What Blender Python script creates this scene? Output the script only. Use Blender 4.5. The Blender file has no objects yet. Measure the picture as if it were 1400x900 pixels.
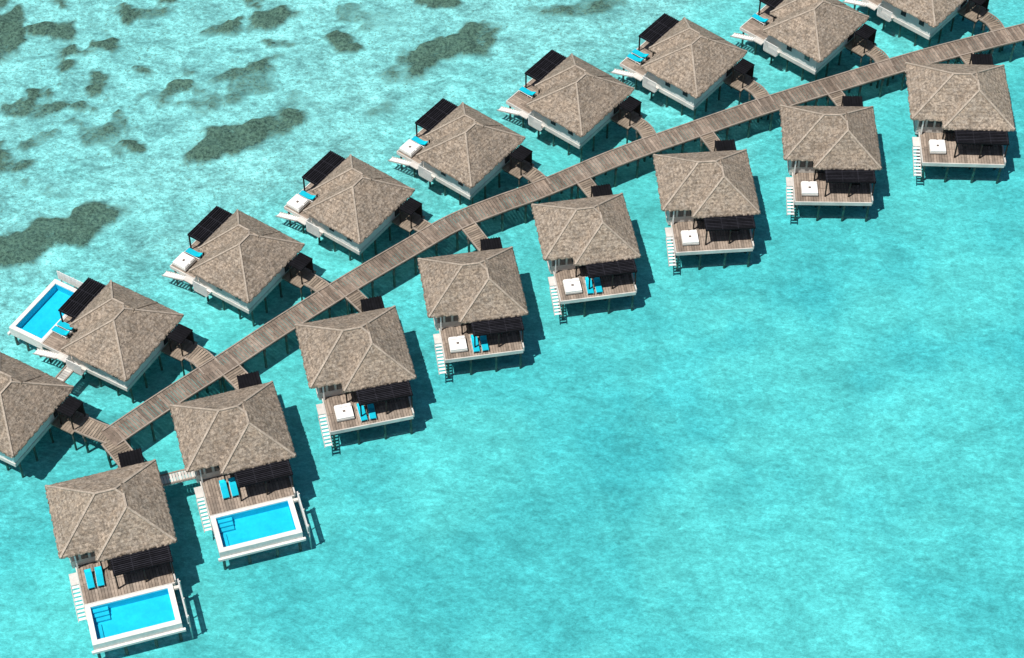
import bpy, math, random
import numpy as np
from mathutils import Vector, Matrix, noise
random.seed(4)
sc=bpy.context.scene
# ---------------------------------------------------------------- materials
def newmat(name):
    m=bpy.data.materials.new(name); m.use_nodes=True
    nt=m.node_tree; nt.nodes.clear()
    return m,nt
def N(nt,t,**kw):
    n=nt.nodes.new(t)
    for k,v in kw.items(): setattr(n,k,v)
    return n
def L(nt,a,b): nt.links.new(a,b)
def noise_node(nt,coord,scale,detail=4,rough=.55,dist=0.0):
    n=N(nt,'ShaderNodeTexNoise'); n.inputs['Scale'].default_value=scale
    n.inputs['Detail'].default_value=detail; n.inputs['Roughness'].default_value=rough
    n.inputs['Distortion'].default_value=dist
    L(nt,coord,n.inputs['Vector']); return n.outputs['Fac']
def rng(nt,fac,a,b,c,d,clamp=True,smooth=False):
    r=N(nt,'ShaderNodeMapRange'); r.clamp=clamp
    if smooth: r.interpolation_type='SMOOTHSTEP'
    L(nt,fac,r.inputs[0])
    for i,x in zip((1,2,3,4),(a,b,c,d)): r.inputs[i].default_value=x
    return r.outputs[0]
def math_(nt,op,a,b=None):
    m=N(nt,'ShaderNodeMath',operation=op)
    for i,x in enumerate((a,b)):
        if x is None: continue
        if isinstance(x,(int,float)): m.inputs[i].default_value=x
        else: L(nt,x,m.inputs[i])
    return m.outputs[0]
def mix(nt,fac,a,b,mode='MIX'):
    m=N(nt,'ShaderNodeMix',data_type='RGBA',blend_type=mode)
    if isinstance(fac,(int,float)): m.inputs[0].default_value=fac
    else: L(nt,fac,m.inputs[0])
    for i,x in ((6,a),(7,b)):
        if isinstance(x,tuple): m.inputs[i].default_value=(*x,1)
        else: L(nt,x,m.inputs[i])
    return m.outputs[2]
def scalecol(nt,col,fac):
    v=N(nt,'ShaderNodeVectorMath',operation='SCALE'); L(nt,col,v.inputs[0]); L(nt,fac,v.inputs['Scale']); return v.outputs[0]
def principled(nt,col,rough=.8,bump=None,bstr=.3,bdist=.05,spec=.3):
    b=N(nt,'ShaderNodeBsdfPrincipled'); o=N(nt,'ShaderNodeOutputMaterial')
    if isinstance(col,tuple): b.inputs['Base Color'].default_value=(*col,1)
    else: L(nt,col,b.inputs['Base Color'])
    b.inputs['Roughness'].default_value=rough; b.inputs['Specular IOR Level'].default_value=spec
    if bump is not None:
        bp=N(nt,'ShaderNodeBump'); bp.inputs['Strength'].default_value=bstr; bp.inputs['Distance'].default_value=bdist
        L(nt,bump,bp.inputs['Height']); L(nt,bp.outputs[0],b.inputs['Normal'])
    L(nt,b.outputs[0],o.inputs[0]); return b
def mapd(nt,g,scale,rz=0):
    mp=N(nt,'ShaderNodeMapping'); mp.inputs['Scale'].default_value=scale; mp.inputs['Rotation'].default_value=(0,0,math.radians(rz)); L(nt,g,mp.inputs['Vector']); return mp.outputs[0]
def tonemat(name,base,rough=.8,nscale=3.0,amp=.35,stain=None,spec=.3):
    m,nt=newmat(name)
    tc=N(nt,'ShaderNodeTexCoord'); oi=N(nt,'ShaderNodeObjectInfo')
    at=N(nt,'ShaderNodeAttribute',attribute_name='tone')
    add=N(nt,'ShaderNodeVectorMath',operation='ADD'); L(nt,tc.outputs['Object'],add.inputs[0])
    cmb=N(nt,'ShaderNodeCombineXYZ'); 
    rs=math_(nt,'MULTIPLY',oi.outputs['Random'],57.0); L(nt,rs,cmb.inputs[0]); L(nt,rs,cmb.inputs[1]); L(nt,cmb.outputs[0],add.inputs[1])
    n1=noise_node(nt,add.outputs[0],nscale,3,.7)
    n2=noise_node(nt,add.outputs[0],nscale*.18,2,.6)
    f=math_(nt,'MULTIPLY',at.outputs['Fac'],rng(nt,n1,.25,.75,1-amp,1+amp))
    f=math_(nt,'MULTIPLY',f,rng(nt,n2,.3,.7,1-amp*.5,1+amp*.5))
    rgb=N(nt,'ShaderNodeRGB'); rgb.outputs[0].default_value=(*base,1)
    c=rgb.outputs[0]
    if stain: c=mix(nt,rng(nt,n2,.45,.7,0,.7),c,stain)
    principled(nt,scalecol(nt,c,f),rough,None,spec=spec)
    return m
M={}
M['wood']=tonemat('weathered_deck_wood',(.31,.245,.195),.8,2.5,.3,(.24,.20,.165))
M['jetty']=tonemat('jetty_wood',(.24,.185,.145),.8,2.0,.35,(.215,.18,.15))
M['path']=tonemat('footpath_wood',(.27,.215,.165),.8,2.0,.3)
M['beam']=tonemat('jetty_edge_beam',(.32,.265,.22),.8,2.0,.25)
M['pile']=tonemat('pile_concrete',(.11,.10,.085),.9,2.0,.4)
M['white']=tonemat('white_render',(.80,.78,.74),.8,1.2,.08)
M['fascia']=tonemat('pale_fascia',(.60,.57,.53),.8,1.2,.18)
M['black']=tonemat('dark_stained_slats',(.007,.007,.009),.85,3,.4,None,.1)
M['frame']=tonemat('dark_timber_frame',(.028,.023,.02),.8,3,.4,None,.15)
M['glass']=tonemat('window_glass',(.05,.06,.065),.08,1,.1,None,.8)
M['curtain']=tonemat('curtain_cloth',(.6,.57,.52),.9,3,.1)
M['turq']=tonemat('turquoise_canvas',(.0,.44,.58),.8,5,.12)
M['cloth']=tonemat('white_canvas',(.84,.82,.79),.8,4,.06)
M['tile']=tonemat('pool_tile',(.012,.56,.76),.4,1.2,.10)
M['rim']=tonemat('pool_rim_stone',(.74,.71,.67),.7,2,.14)
M['cap']=tonemat('ridge_cap',(.38,.32,.26),.9,6,.35)
# thatch / shingle roof
m,nt=newmat('shingle_roof'); M['roof']=m
tc=N(nt,'ShaderNodeTexCoord'); oi=N(nt,'ShaderNodeObjectInfo'); at=N(nt,'ShaderNodeAttribute',attribute_name='tone')
add=N(nt,'ShaderNodeVectorMath',operation='ADD'); L(nt,tc.outputs['Object'],add.inputs[0])
cmb=N(nt,'ShaderNodeCombineXYZ'); rs=math_(nt,'MULTIPLY',oi.outputs['Random'],83.0); L(nt,rs,cmb.inputs[0]); L(nt,rs,cmb.inputs[1]); L(nt,cmb.outputs[0],add.inputs[1])
sep=N(nt,'ShaderNodeSeparateXYZ'); L(nt,tc.outputs['Object'],sep.inputs[0])
nA=noise_node(nt,add.outputs[0],4.6,4,.95); nB=noise_node(nt,add.outputs[0],.55,3,.6); nC=noise_node(nt,add.outputs[0],2.2,2,.6)
vo=N(nt,'ShaderNodeTexVoronoi'); vo.inputs['Scale'].default_value=4.0; L(nt,add.outputs[0],vo.inputs['Vector'])
vs=N(nt,'ShaderNodeSeparateColor'); L(nt,vo.outputs['Color'],vs.inputs[0])
zz=math_(nt,'ADD',math_(nt,'MULTIPLY',sep.outputs[2],4.6),math_(nt,'MULTIPLY',nC,1.0))
fr=math_(nt,'FRACT',zz)
f=math_(nt,'MULTIPLY',rng(nt,fr,0,.35,.78,1.05),rng(nt,nA,.32,.68,.36,1.58))
f=math_(nt,'MULTIPLY',f,rng(nt,vs.outputs[0],0,1,.72,1.28))
f=math_(nt,'MULTIPLY',f,rng(nt,nB,.3,.7,.84,1.16))
f=math_(nt,'MULTIPLY',f,rng(nt,oi.outputs['Random'],0,1,.93,1.07))
f=math_(nt,'MULTIPLY',f,at.outputs['Fac'])
col=mix(nt,rng(nt,nC,.35,.65,0,1),(.285,.228,.175),(.295,.25,.205))
col=mix(nt,rng(nt,nB,.5,.75,0,.6),col,(.255,.195,.145))
principled(nt,scalecol(nt,col,f),.9,nA,.7,.12,.1)
# ---------------------------------------------------------------- mesh builder
class MB:
    def __init__(s): s.v=[];s.f=[];s.t=[];s.m=[];s.mats=[]
    def mi(s,k):
        if k not in s.mats: s.mats.append(k)
        return s.mats.index(k)
    def add(s,vs,fs,mat,tone=1.0):
        o=len(s.v); s.v+= [tuple(x) for x in vs]; i=s.mi(mat)
        for f in fs: s.f.append([o+a for a in f]); s.t.append(tone); s.m.append(i)
    def box(s,x0,x1,y0,y1,z0,z1,mat,tone=1.0,M4=None):
        vs=[Vector((x,y,z)) for z in (z0,z1) for y in (y0,y1) for x in (x0,x1)]
        if M4 is not None: vs=[M4@a for a in vs]
        s.add(vs,[(0,2,3,1),(4,5,7,6),(0,1,5,4),(2,6,7,3),(0,4,6,2),(1,3,7,5)],mat,tone)
    def beam(s,a,b,w,h,mat,tone=1.0,up=Vector((0,0,1))):
        a=Vector(a);b=Vector(b);d=(b-a); l=d.length; d.normalize()
        sd=d.cross(up); 
        if sd.length<1e-4: sd=Vector((1,0,0))
        sd.normalize(); u=sd.cross(d)
        M4=Matrix((( *[d.x,sd.x,u.x],a.x),(*[d.y,sd.y,u.y],a.y),(*[d.z,sd.z,u.z],a.z),(0,0,0,1)))
        s.box(0,l,-w/2,w/2,-h/2,h/2,mat,tone,M4)
    def cyl(s,x,y,z0,z1,r,mat,tone=1.0,n=8):
        vs=[];fs=[]
        for k in range(n):
            a=2*math.pi*k/n; vs.append((x+r*math.cos(a),y+r*math.sin(a),z0))
        for k in range(n):
            a=2*math.pi*k/n; vs.append((x+r*.95*math.cos(a),y+r*.95*math.sin(a),z1))
        for k in range(n): fs.append((k,(k+1)%n,n+(k+1)%n,n+k))
        fs.append(tuple(range(n,2*n)))
        s.add(vs,fs,mat,tone)
    def mesh(s,name,mirror=False):
        me=bpy.data.meshes.new(name)
        v=[(-a[0],a[1],a[2]) for a in s.v] if mirror else s.v
        f=[g[::-1] for g in s.f] if mirror else s.f
        me.from_pydata(v,[],f); 
        for k in s.mats: me.materials.append(M[k])
        me.polygons.foreach_set('material_index',s.m)
        a=me.attributes.new('tone','FLOAT','FACE'); a.data.foreach_set('value',s.t)
        me.update(); return me
def link(name,data,parent=None,loc=(0,0,0),rot=0,scale=None):
    o=bpy.data.objects.new(name,data); sc.collection.objects.link(o)
    o.location=loc; o.rotation_euler=(0,0,rot)
    if scale: o.scale=scale
    if parent: o.parent=parent
    return o
R=random.uniform
# ---------------------------------------------------------------- villa parts (local frame: deck faces -y)
Z=1.3; E=Z+2.45
DX0,DX1,DY0=-3.95,4.2,-7.55
def b_roof():
    b=MB()
    sl=.68; ez=E+.1
    c=[Vector((-5.1,-3.65,ez)),Vector((5.1,-3.65,ez)),Vector((5.1,4.6,ez)),Vector((-5.1,4.6,ez))]
    lo=[a-Vector((0,0,.16)) for a in c]
    hh=ez+4.1*sl; A=Vector((-.9,.42,hh)); B=Vector((.9,.42,hh))
    b.add(c+lo+[A,B],[(0,1,9,8),(1,2,9),(2,3,8,9),(3,0,8),(0,4,5,1),(1,5,6,2),(2,6,7,3),(3,7,4,0),(4,7,6,5)],'roof')
    x0,x1,y0=-2.0,5.13,-4.9; h=(x1-x0)/2*sl+.03; xm=(x0+x1)/2; e2=ez+.03
    c2=[Vector((x0,y0,e2)),Vector((x1,y0,e2)),Vector((x1,1.2,e2)),Vector((x0,1.2,e2))]
    lo2=[a-Vector((0,0,.16)) for a in c2]
    A2=Vector((xm,y0+(x1-x0)/2*.92,e2+h)); B2=Vector((xm,1.2,e2+h))
    b.add(c2+lo2+[A2,B2],[(0,1,8),(1,2,9,8),(2,3,9),(3,0,8,9),(0,4,5,1),(1,5,6,2),(3,7,4,0),(4,7,6,5)],'roof')
    # rows of fringed thatch at the eaves: uneven tabs so the edge is not ruler-straight
    def fringe(p,q,out):
        p=Vector(p);q=Vector(q);n=int((q-p).length/.22); d=(q-p)/n
        for i in range(n):
            a=p+d*i; l=R(.03,.14); o=Vector(out)*l; dz=Vector((0,0,-.05-l*.5)); up=Vector((0,0,.012))
            vs=[a+up,a+d*.93+up,a+d*.93+o+dz,a+o+dz]
            b.add(vs+[v-Vector((0,0,.10)) for v in vs],[(3,2,1,0),(4,5,6,7),(3,7,6,2),(0,4,7,3),(1,2,6,5)],'roof',R(.75,1.2))
    fringe((-5.1,-3.65,ez),(-2.0,-3.65,ez),(0,-1,0)); fringe((-2,-4.9,e2),(5.13,-4.9,e2),(0,-1,0))
    fringe((-5.1,4.6,ez),(-5.1,-3.65,ez),(-1,0,0)); fringe((5.13,-4.9,e2),(5.13,1.2,e2),(1,0,0)); fringe((5.1,1.2,ez),(5.1,4.6,ez),(1,0,0))
    fringe((5.1,4.6,ez),(-5.1,4.6,ez),(0,1,0)); fringe((-2,-3.6,e2),(-2,-4.9,e2),(-1,0,0))
    def cap(p,q): b.beam(Vector(p)+Vector((0,0,.03)),Vector(q)+Vector((0,0,.03)),.2,.09,'cap')
    cap(A,B); cap(c[0],A); cap(c[2],B); cap(c[3],A)
    cap(c2[0],A2); cap(c2[1],A2); cap(A2,(xm,-.1,e2+h))
    cap(B,B.lerp(c[1],.30))
    return b
def b_body(U):
    b=MB()
    x0,x1,y0,y1=-4.35,4.35,-3.2,3.75
    b.box(x0,x1,y0,y1,Z-.35,E,'white')
    b.box(x0-.06,x1+.06,y0+.5,y1+.06,Z-.55,Z-.05,'fascia')
    for x in (x0,x1):
        s=-1 if x<0 else 1
        for y in (-.2,2.4):
            b.box(*sorted((x,x+s*.03)),y-.35,y+.35,Z+.9,Z+1.75,'frame'); b.box(*sorted((x+s*.03,x+s*.045)),y-.28,y+.28,Z+.97,Z+1.68,'glass')
    for x in (-2.6,):
        b.box(x-.4,x+.4,y1,y1+.03,Z+.9,Z+1.75,'frame'); b.box(x-.33,x+.33,y1+.03,y1+.045,Z+.97,Z+1.68,'glass')
    b.box(2.3,3.6,y1,y1+.05,Z,Z+2.1,'frame'); b.box(2.4,3.5,y1+.05,y1+.07,Z+.05,Z+2.0,'glass')
    b.box(-1.6,4.2,y0-.05,y0,Z+.02,Z+2.35,'frame')
    for i in range(4):
        a=-1.5+i*1.42; b.box(a,a+1.3,y0-.07,y0-.05,Z+.1,Z+2.25,'glass')
    b.box(-4.3,-1.7,y0-.05,y0,Z+.02,Z+2.35,'curtain')
    for i in range(3):
        a=-4.2+i*.85; b.box(a,a+.62,y0-.08,y0-.05,Z+.9,Z+2.15,'glass')
    b.box(-1.9,4.9,-4.5,-4.35,E-.30,E-.12,'frame')
    for x in (-1.75,1.5,4.1): b.box(x-.07,x+.07,-4.49,-4.35,Z,E-.25,'frame')
    b.box(-3.94,-3.8,-3.6,-3.46,Z,E-.1,'white')
    b.box(DX1+.025,DX1+.16,DY0+.05,3.2,Z-.35,Z+.28,'fascia')
    b.box(1.9,4.1,4.75,6.5,Z+2.15,Z+2.27,'black')
    for i in range(8): b.box(1.95+i*.28,2.03+i*.28,4.7,6.55,Z+2.27,Z+2.34,'black',R(.6,1.6))
    for x in (2.0,4.0):
        for y in (4.85,6.4): b.box(x-.06,x+.06,y-.06,y+.06,Z-.1,Z+2.15,'frame')
    b.box(4.0,4.05,4.9,6.3,Z+.3,Z+2.0,'frame')
    for i in range(9): b.box(1.5,4.4,3.9+i*.3,4.17+i*.3,Z-.16,Z-.02,'path',R(.8,1.15))
    b.box(1.6,4.3,4.1,6.5,Z-.4,Z-.17,'frame')
    if U:
        b.box(-5.3,-4.35,-3.2,-1.4,Z-.2,Z-.03,'fascia')
        for i in range(11): b.box(-5.32,-5.26,-3.2+i*.18,-3.1+i*.18,Z-.05,Z+1.4,'cloth')
        for z in (Z+.1,Z+1.25): b.box(-5.26,-5.20,-3.25,-1.2,z,z+.1,'cloth')
        for i in range(5): b.box(-5.26+i*.18,-5.16+i*.18,-3.28,-3.22,Z-.05,Z+1.4,'cloth')
    return b
def b_deck(U):
    b=MB()
    x0,x1,y0,y1=DX0,DX1,DY0,-3.2
    n=29; w=(x1-x0)/n
    for i in range(n):
        cuts=sorted([y0,y1,R(y0+.8,y1-.8)])
        for a,c in zip(cuts,cuts[1:]):
            b.box(x0+i*w,x0+(i+1)*w-.03,a+.01,c-.01,Z-.06,Z,'wood',R(.68,1.22))
    b.box(x0,x1,y0+.02,y1,Z-.10,Z-.07,'frame')
    b.box(x0-.02,x1+.02,y0-.12,y0-.012,Z-.42,Z+.05,'fascia')
    b.box(x0-.12,x0-.022,y0-.12,y1,Z-.38,Z+.04,'fascia')
    for i in range(5): b.box(x0+.1,x1-.1,y0+.4+i*.85,y0+.55+i*.85,Z-.3,Z-.1,'frame')
    b.box(x0,x1,-5.62,-5.5,Z+.004,Z+.02,'wood',.8)
    return b
def b_stairs():
    b=MB()
    x1=DX0-.15; x0=x1-.68; ys=-5.2; n=9; run=.36; rise=.125
    b.box(x0,x1+.02,ys,ys+1.3,Z-.16,Z-.03,'fascia')
    for i in range(n):
        z=Z-.1-(i+1)*rise; y=ys-i*run
        b.box(x0,x1,y-run+.12,y,z-.05,z,'cloth',R(.8,1.0))
    for x in (x0-.03,x1+.03):
        b.beam((x,ys,Z-.18),(x,ys-n*run,Z-.18-n*rise),.06,.16,'fascia',.8)
    return b
def b_pergola(U):
    b=MB()
    x0,x1,y0,y1=-.75,4.3,(-7.25 if U else -6.75),-4.3; z=Z+2.38
    for x in (x0,x0+(x1-x0)/2,x1):
        b.box(x-.07,x+.07,y0-.07,y0+.07,Z,z-.04,'frame')
    b.box(x0-.16,x1+.16,y0-.12,y1+.3,z-.10,z-.02,'black',.9)
    for x in (x0,x0+1.68,x0+3.36,x1): b.box(x-.05,x+.05,y0-.1,y1+.1,z-.018,z+.04,'black',3)
    n=13
    for i in range(n):
        y=y0-.06+i*(y1-y0+.1)/(n-1)
        b.box(x0-.14,x1+.14,y-.03,y+.03,z+.045,z+.09,'black',R(1.5,4.5))
    b.box(x0+.4,x1-.5,-4.2,-3.6,Z,Z+.42,'frame'); b.box(x0+.45,x1-.55,-4.15,-3.65,Z+.42,Z+.55,'curtain',.8)
    b.box(2.2,3.1,-5.5,-4.8,Z+.55,Z+.6,'frame'); 
    for x in (2.25,3.0):
        for y in (-5.45,-4.9): b.box(x,x+.05,y,y+.05,Z,Z+.55,'frame')
    return b
def b_piles(pool):
    b=MB()
    ys=[-7.3,-5.3,-2.9,-.6,1.7,3.6]
    for y in ys:
        for x in (-3.7,-1.3,1.4,4.0): b.cyl(x,y,-2.6,Z-.3,.13,'pile',R(.8,1.3))
        b.box(-3.9,4.15,y-.09,y+.09,Z-.6,Z-.36,'pile',1.2)
    for x in (1.8,4.1): b.cyl(x,6.3,-2.6,Z-.3,.11,'pile')
    if pool:
        for y in (-8.6,-10.2,-11.7):
            for x in (-3.7,-1.3,1.4,3.6): b.cyl(x,y,-2.6,.3,.15,'pile',R(.8,1.3))
    return b
PX0,PX1,PY0,PY1,PT=-4.0,3.95,-12.0,-7.69,.48
def b_pool():
    b=MB()
    x0,x1,y0,y1,t=PX0,PX1,PY0,PY1,PT; zt=Z+.06; zb=Z-1.1
    b.box(x0,x1,y0,y0+t,zb,zt,'rim'); b.box(x0,x1,y1-.3,y1,zb,zt,'rim')
    b.box(x0,x0+t,y0+t,y1-.3,zb,zt,'rim'); b.box(x1-t,x1,y0+t,y1-.3,zb,zt,'rim')
    b.box(x0+t,x1-t,y0+t,y1-.3,zb,zb+.15,'tile')
    b.box(x0+t,x0+t+.03,y0+t,y1-.3,zb+.15,Z-.08,'tile'); b.box(x1-t-.03,x1-t,y0+t,y1-.3,zb+.15,Z-.08,'tile')
    b.box(x0+t+.03,x1-t-.03,y0+t,y0+t+.03,zb+.15,Z-.08,'tile'); b.box(x0+t+.03,x1-t-.03,y1-.33,y1-.3,zb+.15,Z-.08,'tile')
    for k in range(3): b.box(x0+t+.04,x0+t+1.5,y1-.34-.4*(k+1),y1-.34-.4*k-.02,zb+.15,Z-.35-.17*k,'tile',.97-.05*k)
    b.box(x0+t+.04,x0+t+.6,y0+t+.05,y1-1.8,zb+.15,Z-.78,'tile',.9)
    b.box(x0-.22,x1+.22,y0-.25,y0-.01,zb,zb+.3,'rim')
    return b
def b_poolwater():
    b=MB(); a,c,d,e=PX0+PT-.01,PX1-PT+.01,PY0+PT-.01,PY1-.29
    b.add([(a,d,Z-.06),(c,d,Z-.06),(c,e,Z-.06),(a,e,Z-.06)],[(0,1,2,3)],'poolwater'); return b
def b_screen():
    b=MB(); x=4.45
    n=30
    for i in range(n):
        y=-12.0+i*.14; b.box(x,x+.05,y,y+.115,.9,2.15,'cloth',R(.85,1.05))
    for z in (1.0,1.95): b.box(x+.055,x+.12,-12.05,-7.75,z,z+.1,'cloth')
    for y in (-11.8,-9.9,-8.0): b.cyl(x+.18,y,-2.6,2.0,.07,'fascia')
    b.box(4.0,4.45,-8.2,-7.9,Z-.3,Z-.05,'fascia')
    return b
def b_lounger():
    b=MB()
    for x in (-.32,.32): b.box(x-.03,x+.03,-1.0,.95,.26,.32,'cloth')
    for x in (-.32,.32):
        for y in (-.9,.3,.85): b.box(x-.025,x+.025,y-.03,y+.03,0,.26,'cloth')
    b.box(-.33,.33,-1.0,.33,.325,.42,'turq')
    b.beam((0,.34,.38),(0,1.0,.72),.66,.09,'turq',1.1)
    b.box(-.33,.33,.325,.345,.30,.42,'turq',.6)
    b.beam((-.22,.9,.62),(-.22,.98,.2),.04,.04,'cloth'); b.beam((.22,.9,.62),(.22,.98,.2),.04,.04,'cloth')
    b.beam((0,.72,.60),(0,.94,.71),.42,.08,'turq',1.6)
    return b
def b_daybed():
    b=MB()
    b.box(-.9,.9,-.9,.9,.12,.34,'fascia')
    for x in (-.8,.8):
        for y in (-.8,.8): b.box(x-.06,x+.06,y-.06,y+.06,0,.12,'frame')
    b.box(-.86,.86,-.86,.86,.345,.55,'cloth')
    b.box(-.8,-.1,.45,.8,.552,.68,'cloth',.93); b.box(.1,.8,.45,.8,.552,.68,'cloth',.93)
    b.box(-.13,.13,-.13,.10,.552,.60,'frame',5)
    return b
m,nt=newmat('pool_water'); M['poolwater']=m
tcn=N(nt,'ShaderNodeTexCoord'); nn=noise_node(nt,tcn.outputs['Object'],2.2,3,.6,.6)
tr=N(nt,'ShaderNodeBsdfTransparent'); L(nt,mix(nt,rng(nt,nn,.35,.65,0,1),(.80,.93,.97),(.97,1,1)),tr.inputs[0])
gl=N(nt,'ShaderNodeBsdfGlossy'); gl.inputs['Roughness'].default_value=.06
ms=N(nt,'ShaderNodeMixShader'); ms.inputs[0].default_value=.03; L(nt,tr.outputs[0],ms.inputs[1]); L(nt,gl.outputs[0],ms.inputs[2])
o=N(nt,'ShaderNodeOutputMaterial'); L(nt,ms.outputs[0],o.inputs[0])

ME={}
for mir in (False,True):
    k='U' if mir else 'L'
    ME['roof'+k]=b_roof().mesh('roof',mir); ME['body'+k]=b_body(mir).mesh('walls',mir)
    ME['deck'+k]=b_deck(mir).mesh('deck',mir); ME['stairs'+k]=b_stairs().mesh('stairs',mir)
    ME['pergola'+k]=b_pergola(mir).mesh('pergola',mir)
    ME['piles'+k]=b_piles(False).mesh('piles',mir); ME['pilesP'+k]=b_piles(True).mesh('piles',mir)
    ME['pool'+k]=b_pool().mesh('basin',mir); ME['pw'+k]=b_poolwater().mesh('pool_water',mir)
    ME['screen'+k]=b_screen().mesh('slatted_screen',mir)
ME['lounger']=b_lounger().mesh('sun_lounger'); ME['daybed']=b_daybed().mesh('daybed')
# villa positions in metres: x, y, heading (deg), size factor, has pool, loungers (local), daybed
VL=[(-38.7,-26.2,17,1.06,1,[(-3.05,-5.3),(-2.15,-5.3)],None),(-27.8,-16.2,17,1.03,1,[(-2.05,-5.3),(-1.15,-5.3)],None),
(-16.1,-6.0,14,1.03,0,[(-.6,-6.3),(.35,-6.3)],(-2.3,-5.8)),(-4.2,2.8,9.5,.99,0,[(-.65,-6.3),(.3,-6.3)],(-2.45,-6.0)),
(7.8,10.7,9.5,.98,0,[(-.65,-6.3),(.3,-6.3)],(-2.45,-6.0)),(21.1,17.6,4.5,1.01,0,[],(-2.35,-5.9)),(35.3,24.8,-1,1.02,0,[],(-2.4,-5.95)),(50.5,31.3,-2,1.1,0,[],(-2.4,-5.6))]
VU=[(-50.5,-13.0,-119,.98,0,[],None),(-40.4,-3.4,-120,.98,1,[(-1.9,-6.6),(-1.0,-6.6)],None),(-28.4,6.9,-123.5,.95,0,[(-1.3,-6.3)],(-2.9,-6.5)),
(-16.9,15.2,-126,.94,0,[(-1.35,-6.3)],(-2.9,-6.5)),(-4.9,23.4,-128,.94,0,[(-1.35,-6.3)],(-2.9,-6.5)),(7.4,31.3,-129,.95,0,[(-1.5,-6.4)],None),
(20.6,37.5,-129.5,.95,0,[(-2.5,-6.5),(-1.5,-6.5)],None),(35.1,43.5,-130.5,.97,0,[(-1.6,-6.5)],None),(49.1,49.5,-131,.98,0,[],None)]
def loc2w(v,x,y,mir):
    a=math.radians(v[2]); s=v[3]; x=-x if mir else x
    return Vector((v[0]+s*(x*math.cos(a)-y*math.sin(a)),v[1]+s*(x*math.sin(a)+y*math.cos(a)),0))
def villa(v,kind):
    X,Y,phi,s,pool,lo,db=v; a=math.radians(phi); mir=kind=='U'
    e=link('overwater_villa',None,None,(X,Y,0),a,(s,s,1))
    for nm,key in (('roof','roof'),('walls','body'),('deck','deck'),('stairs','stairs'),('pergola','pergola'),('piles','pilesP' if pool else 'piles')):
        link(nm,ME[key+kind],e)
    if pool:
        p=link('swimming_pool',None,None,(X,Y,0),a,(s,s,1))
        link('basin',ME['pool'+kind],p); link('pool_water',ME['pw'+kind],p)
        link('slatted_privacy_screen',ME['screen'+kind],None,(X,Y,0),a,(s,s,1))
    for q in lo:
        w=loc2w(v,*q,mir); link('sun_lounger',ME['lounger'],None,(w.x,w.y,Z+.022),a+math.radians(R(-3,3)))
    if db:
        w=loc2w(v,*db,mir); link('daybed',ME['daybed'],None,(w.x,w.y,Z+.022),a)
for v in VL: villa(v,'L')
for v in VU: villa(v,'U')
# ---------------------------------------------------------------- walkways
def resample(pts,step):
    p=[Vector((a[0],a[1],0)) for a in pts]
    p=[p[0]*2-p[1]]+p+[p[-1]*2-p[-2]]
    out=[]
    for i in range(1,len(p)-2):
        for k in range(24):
            t=k/24; a,b,c,d=p[i-1],p[i],p[i+1],p[i+2]
            out.append(.5*((2*b)+(c-a)*t+(2*a-5*b+4*c-d)*t*t+(3*b-a-3*c+d)*t**3))
    out.append(p[-2])
    res=[out[0]]; acc=0
    for a,b in zip(out,out[1:]):
        d=(b-a).length
        while acc+d>=step:
            t=(step-acc)/d; a=a.lerp(b,t); res.append(a.copy()); d=(b-a).length; acc=0
        acc+=d
    return res
def walk(name,pts,w,ztop,mat,pitch=.36,piles=True):
    r=resample(pts,pitch)
    b=MB(); n=len(r)
    run=1.0
    for i in range(n):
        d=(r[min(i+1,n-1)]-r[max(i-1,0)]).normalized(); sd=Vector((d.y,-d.x,0)); 
        M4=Matrix(((d.x,sd.x,0,r[i].x),(d.y,sd.y,0,r[i].y),(0,0,1,0),(0,0,0,1)))
        if random.random()<.12: run=R(.82,1.15)
        b.box(-pitch/2+.025,pitch/2-.025,-w/2,w/2,ztop-.07,ztop,mat,R(.66,1.24)*run,M4)
        if i<n-1:
            d2=(r[i+1]-r[i]).normalized(); s2=Vector((d2.y,-d2.x,0))
            for k in (-1,1):
                a=r[i]+sd*k*(w/2-.09); c=r[i+1]+s2*k*(w/2-.09)
                b.beam((a.x,a.y,ztop+.06),(c.x,c.y,ztop+.06),.14,.10,'beam',.95)
                a=r[i]+sd*k*(w/2-.3); c=r[i+1]+s2*k*(w/2-.3)
                b.beam((a.x,a.y,ztop-.24),(c.x,c.y,ztop-.24),.18,.3,'pile',1.3)
        if piles and i%8==4:
            for k in (-1,1):
                a=r[i]+sd*k*(w/2-.25); b.cyl(a.x,a.y,-2.6,ztop-.1,.14,'pile',R(.8,1.4))
            b.box(-.1,.1,-w/2+.05,w/2-.05,ztop-.62,ztop-.4,'pile',1.2,M4)
    link(name,b.mesh(name),None); return r
J=[(-40.3,-15.4),(-35.3,-10.7),(-29.4,-5.5),(-24.8,-1.3),(-20.1,2.8),(-15.6,6.6),(-11.0,10.3),(-6.4,13.9),(-1.6,16.6),(3.2,19.0),(12.3,24.2),(20.7,28.3),(29.2,32.3),(37.9,36.0),(46.8,39.7),(55.8,43.0),(63.9,45.8)]
jr=walk('wooden_jetty',J,2.6,Z+.02,'jetty')
k=0
for vs_,mir in ((VL,False),(VU,True)):
    for v in vs_:
        a=loc2w(v,3.0,6.3,mir); d=(loc2w(v,3.0,7.9,mir)-a)
        near=min(range(len(jr)),key=lambda i:(jr[i]-a).length); q=jr[near]
        if mir:
            q2=jr[max(0,min(len(jr)-1,near+1))]
            mid=a+d*1.1; mid=mid.lerp((a+q2)/2,.35)
            pts=[a,mid,q2]
        else: pts=[a,(a+q)/2,q]
        big=v in (VL[0],VL[1],VU[0],VU[1])
        walk('wooden_footpath',[tuple(x) for x in pts],2.2 if big else 1.8,Z-.015-.004*(k%3),'path',.3); k+=1
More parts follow.
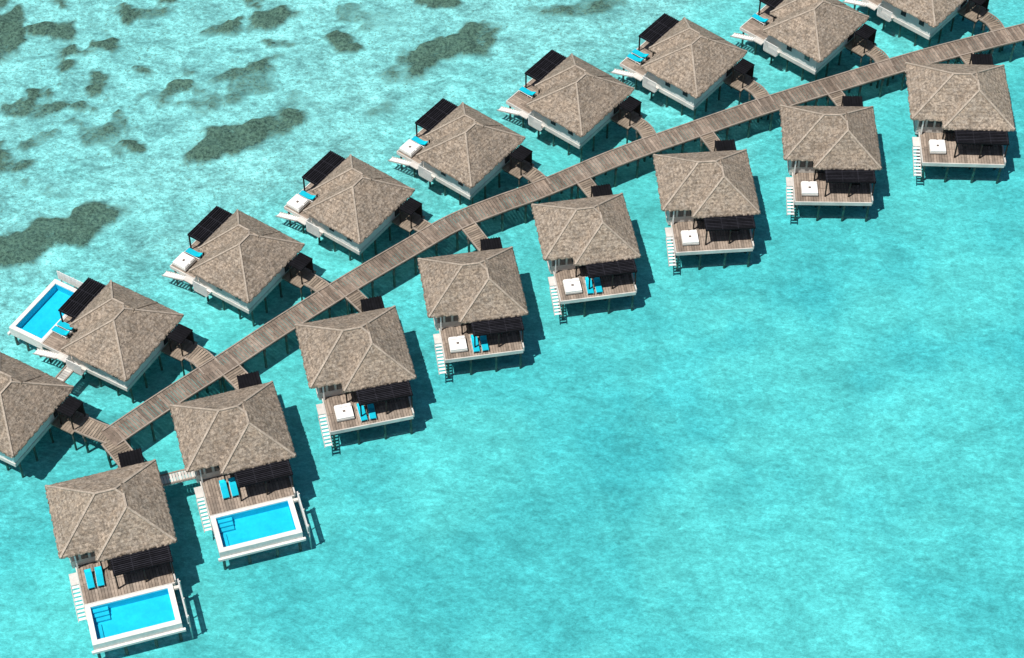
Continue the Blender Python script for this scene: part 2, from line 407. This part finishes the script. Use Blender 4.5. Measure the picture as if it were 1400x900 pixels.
walk('white_footbridge',[(-34.8,-20.7),(-33.0,-20.1),(-31.0,-19.5)],1.4,Z-.04,'fascia',.3,piles=False)
walk('white_footbridge',[(-46.4,-8.0),(-45.5,-6.4),(-44.6,-4.8)],1.2,Z-.04,'fascia',.3,piles=False)
# ---------------------------------------------------------------- seabed + water
# coral patches: x, y, half-length, half-width, heading (deg), density
reef=[(-7.8,44.5,7.4,2.2,36,1),(-30.6,30.1,7.6,2.3,28,1),(-50.3,14.9,7.8,2.5,26,1),(-19.6,45.8,3.2,1.6,-18,.9),(-48.7,45.0,2.0,1.1,-25,1),(-28.9,49.9,3.4,1.3,22,.9),
(-54.7,47.7,2.6,1.4,-10,.95),(-60.2,47.1,2,5.2,0,1),(-52.4,41.4,1.7,.9,12,.95),(-56.4,34.6,2.2,1.0,12,.75),(-39.3,37.7,3.2,1.2,28,.9),(-43.8,28.7,1.6,1.0,-25,.95),
(-53.4,34.6,2.2,1,12,.7),(-55.4,25.0,3.4,1.2,20,.75),(-8.9,53.1,3,1,0,1),(-31,41.4,4,1.1,22,.65),(8,52,6,1.2,12,.6),(-43,40.8,1.6,.8,0,.65),(-35,47.7,2.4,.9,25,.65),(-15.3,34.6,2.4,1.2,24,.4),
(-50,34.6,2,.9,0,.6),(-53.6,29.9,2.4,.9,24,.6),(-30,39.3,2.4,1.9,-40,.5),(-44,51,3,1,20,.7)]
deepen=[(32.2,5,8,4.2,30,.6),(14.9,-13.2,11,6,24,.9),(24.6,-1.6,10,3.4,30,.75),(52.8,1.4,7.5,5,24,.85),(-19.1,-17.8,7.5,3,12,.6),(-3,-7.5,6,3,12,.45),(37.7,-9.4,5,3,0,.5),(10.3,-16.9,5,2.6,-12,.8),(44,-3,9,3,20,.55),(24,-25,7,3,10,.35)]
SB=-1.7
def axis(lo,hi,st):
    f=list(np.arange(lo,hi+.01,st)); g=[]; d=st; x=hi
    while x<9000: d*=1.6; x+=d; g.append(x)
    h=[];d=st;x=lo
    while x>-9000: d*=1.6; x-=d; h.append(x)
    return np.array(h[::-1]+f+g)
xs=axis(-75,75,.5); ys=axis(-58,72,.5)
XX,YY=np.meshgrid(xs,ys)
def nz(off,scale,o=3):
    a=np.empty(XX.shape)
    for j in range(XX.shape[0]):
        y=YY[j,0]
        for i in range(XX.shape[1]):
            a[j,i]=noise.fractal(Vector((XX[j,i]*scale+off,y*scale,off)),.8,2.0,o)
    return a
n1=nz(3.3,.22,5); n2=nz(19.7,.22,5); n3=nz(41.,.05,4); n4=nz(71.,.42); n5=nz(101.,.15,5)
def field(lst,wx,wy,edge,soft):
    o=np.zeros(XX.shape)
    for cx,cy,a_,b_,an,st in lst:
        an=math.radians(an); dx=XX+n1*wx-cx; dy=YY+n2*wy-cy
        r=np.sqrt(((dx*math.cos(an)+dy*math.sin(an))/a_)**2+((-dx*math.sin(an)+dy*math.cos(an))/b_)**2)
        t=np.clip((edge-r)/soft,0,1); o=np.maximum(o,st*t*t*(3-2*t))
    return o
re=field(reef,1.9,1.2,1.35,.65); dpn=field(deepen,6,5,1.4,1.3)
l0=(-41,-14); l1=(57,42.9); sl=(l1[1]-l0[1])/(l1[0]-l0[0])
dd0=(YY-(l0[1]+sl*(XX-l0[0])))/math.hypot(1,sl)
mk=np.clip((dd0-26)/22,0,1)*np.clip((-6-XX)/20,0,1)
re=np.maximum(re,np.clip((n5-.18)*3.4,0,.8)*mk)
re=np.clip(re*(1+.5*n4),0,1)
dd=dd0+n3*14
t=np.clip((dd+6)/40,0,1); sh=t*t*(3-2*t)
zz=SB-.3+.5*sh+np.clip(re,0,1)*.6*(.6+.8*n4)*(re>.4)
def grid(name,Zg,mat,attrs):
    me=bpy.data.meshes.new(name); ny,nx=XX.shape
    co=np.stack([XX,YY,Zg],-1).reshape(-1,3)
    idx=np.arange(nx*ny).reshape(ny,nx)
    f=np.stack([idx[:-1,:-1],idx[:-1,1:],idx[1:,1:],idx[1:,:-1]],-1).reshape(-1,4)
    me.vertices.add(len(co)); me.vertices.foreach_set('co',co.ravel())
    me.loops.add(f.size); me.loops.foreach_set('vertex_index',f.ravel().astype(np.int32))
    me.polygons.add(len(f)); me.polygons.foreach_set('loop_start',np.arange(0,f.size,4,dtype=np.int32))
    me.update(calc_edges=True)
    me.polygons.foreach_set('use_smooth',[True]*len(f))
    for k,a in attrs.items():
        at=me.attributes.new(k,'FLOAT','POINT'); at.data.foreach_set('value',a.ravel().astype(np.float32))
    me.materials.append(mat); me.validate(); return link(name,me)
m,nt=newmat('sand_and_coral_seabed')
tc=N(nt,'ShaderNodeTexCoord'); g=tc.outputs['Object']
ra=N(nt,'ShaderNodeAttribute',attribute_name='reef').outputs['Fac']; sa=N(nt,'ShaderNodeAttribute',attribute_name='shallow').outputs['Fac']
big=noise_node(nt,g,.07,3,.6); mid=noise_node(nt,mapd(nt,g,(1,1.7,1),30),.3,4,.75,.5); fn=noise_node(nt,mapd(nt,g,(1,1.6,1),30),1.7,4,.85,.4); speck=noise_node(nt,g,2.6,3,.85)
sand=mix(nt,rng(nt,big,.35,.65,0,1),(.53,.60,.57),(.66,.71,.67))
bright=math_(nt,'MULTIPLY',rng(nt,mid,.33,.68,.60,1.42),rng(nt,fn,.32,.68,.56,1.42))
bl=N(nt,'ShaderNodeMix',data_type='FLOAT'); L(nt,rng(nt,sa,0,.8,.5,1),bl.inputs[0]); bl.inputs[2].default_value=1.0; L(nt,bright,bl.inputs[3])
sand=scalecol(nt,sand,bl.outputs[0])
rc=mix(nt,rng(nt,speck,.35,.65,0,1),(.06,.04,.027),(.33,.245,.17))
sp=math_(nt,'MULTIPLY',rng(nt,speck,.56,.64,0,.7),rng(nt,math_(nt,'MULTIPLY',mid,sa),.30,.5,0,1))
rm=rng(nt,math_(nt,'ADD',ra,math_(nt,'MULTIPLY',math_(nt,'SUBTRACT',fn,.5),rng(nt,ra,.02,.3,0,1.4))),.15,.72,0,.94)
col=mix(nt,sp,sand,rc); col=mix(nt,rm,col,rc)
df=N(nt,'ShaderNodeBsdfDiffuse'); L(nt,col,df.inputs[0]); o=N(nt,'ShaderNodeOutputMaterial'); L(nt,df.outputs[0],o.inputs[0])
grid('seabed',zz,m,{'reef':re,'shallow':sh})
m,nt=newmat('lagoon_water')
tc=N(nt,'ShaderNodeTexCoord'); g=tc.outputs['Object']
sa=N(nt,'ShaderNodeAttribute',attribute_name='shallow').outputs['Fac']
dp=N(nt,'ShaderNodeAttribute',attribute_name='deep').outputs['Fac']
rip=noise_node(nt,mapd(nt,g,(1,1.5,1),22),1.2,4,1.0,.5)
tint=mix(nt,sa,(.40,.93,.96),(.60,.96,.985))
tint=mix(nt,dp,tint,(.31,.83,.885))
tint=scalecol(nt,tint,rng(nt,rip,.36,.64,.76,1.10))  # light and dark of the ripples painted into the tint, standing in for caustics
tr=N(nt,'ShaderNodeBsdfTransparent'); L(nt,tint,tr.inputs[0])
gl=N(nt,'ShaderNodeBsdfGlossy'); gl.inputs['Roughness'].default_value=.2
ms=N(nt,'ShaderNodeMixShader'); L(nt,rng(nt,rip,.35,.65,.01,.07),ms.inputs[0]); L(nt,tr.outputs[0],ms.inputs[1]); L(nt,gl.outputs[0],ms.inputs[2])
o=N(nt,'ShaderNodeOutputMaterial'); L(nt,ms.outputs[0],o.inputs[0])
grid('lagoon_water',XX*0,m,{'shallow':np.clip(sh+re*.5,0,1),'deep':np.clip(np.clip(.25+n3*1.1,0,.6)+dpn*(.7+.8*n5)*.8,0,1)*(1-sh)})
# ---------------------------------------------------------------- light + camera
w=bpy.data.worlds.new("World"); sc.world=w; w.use_nodes=True; nt=w.node_tree
bg=nt.nodes['Background']; sky=N(nt,'ShaderNodeTexSky'); sky.sky_type='NISHITA'; sky.sun_disc=False
EL=68; AZ=-128
sky.sun_elevation=math.radians(EL); sky.sun_rotation=math.radians(AZ)
L(nt,sky.outputs[0],bg.inputs[0]); bg.inputs[1].default_value=.06
sd=bpy.data.lights.new('sun','SUN'); sd.energy=5.0; sd.angle=math.radians(.5); sd.color=(1,.96,.9)
so=bpy.data.objects.new('sun',sd); sc.collection.objects.link(so)
dv=Vector((math.sin(math.radians(AZ))*math.cos(math.radians(EL)),math.cos(math.radians(AZ))*math.cos(math.radians(EL)),math.sin(math.radians(EL))))
so.rotation_euler=dv.to_track_quat('Z','Y').to_euler(); so.location=dv*300
cam=bpy.data.cameras.new('camera'); co=bpy.data.objects.new('camera',cam); sc.collection.objects.link(co)
co.location=(0,-148.34,176.78); co.rotation_euler=(math.radians(40),0,0); cam.lens=77.14; cam.clip_start=1; cam.clip_end=30000; sc.camera=co
sc.view_settings.view_transform='Standard'; sc.view_settings.look='None'; sc.view_settings.exposure=0
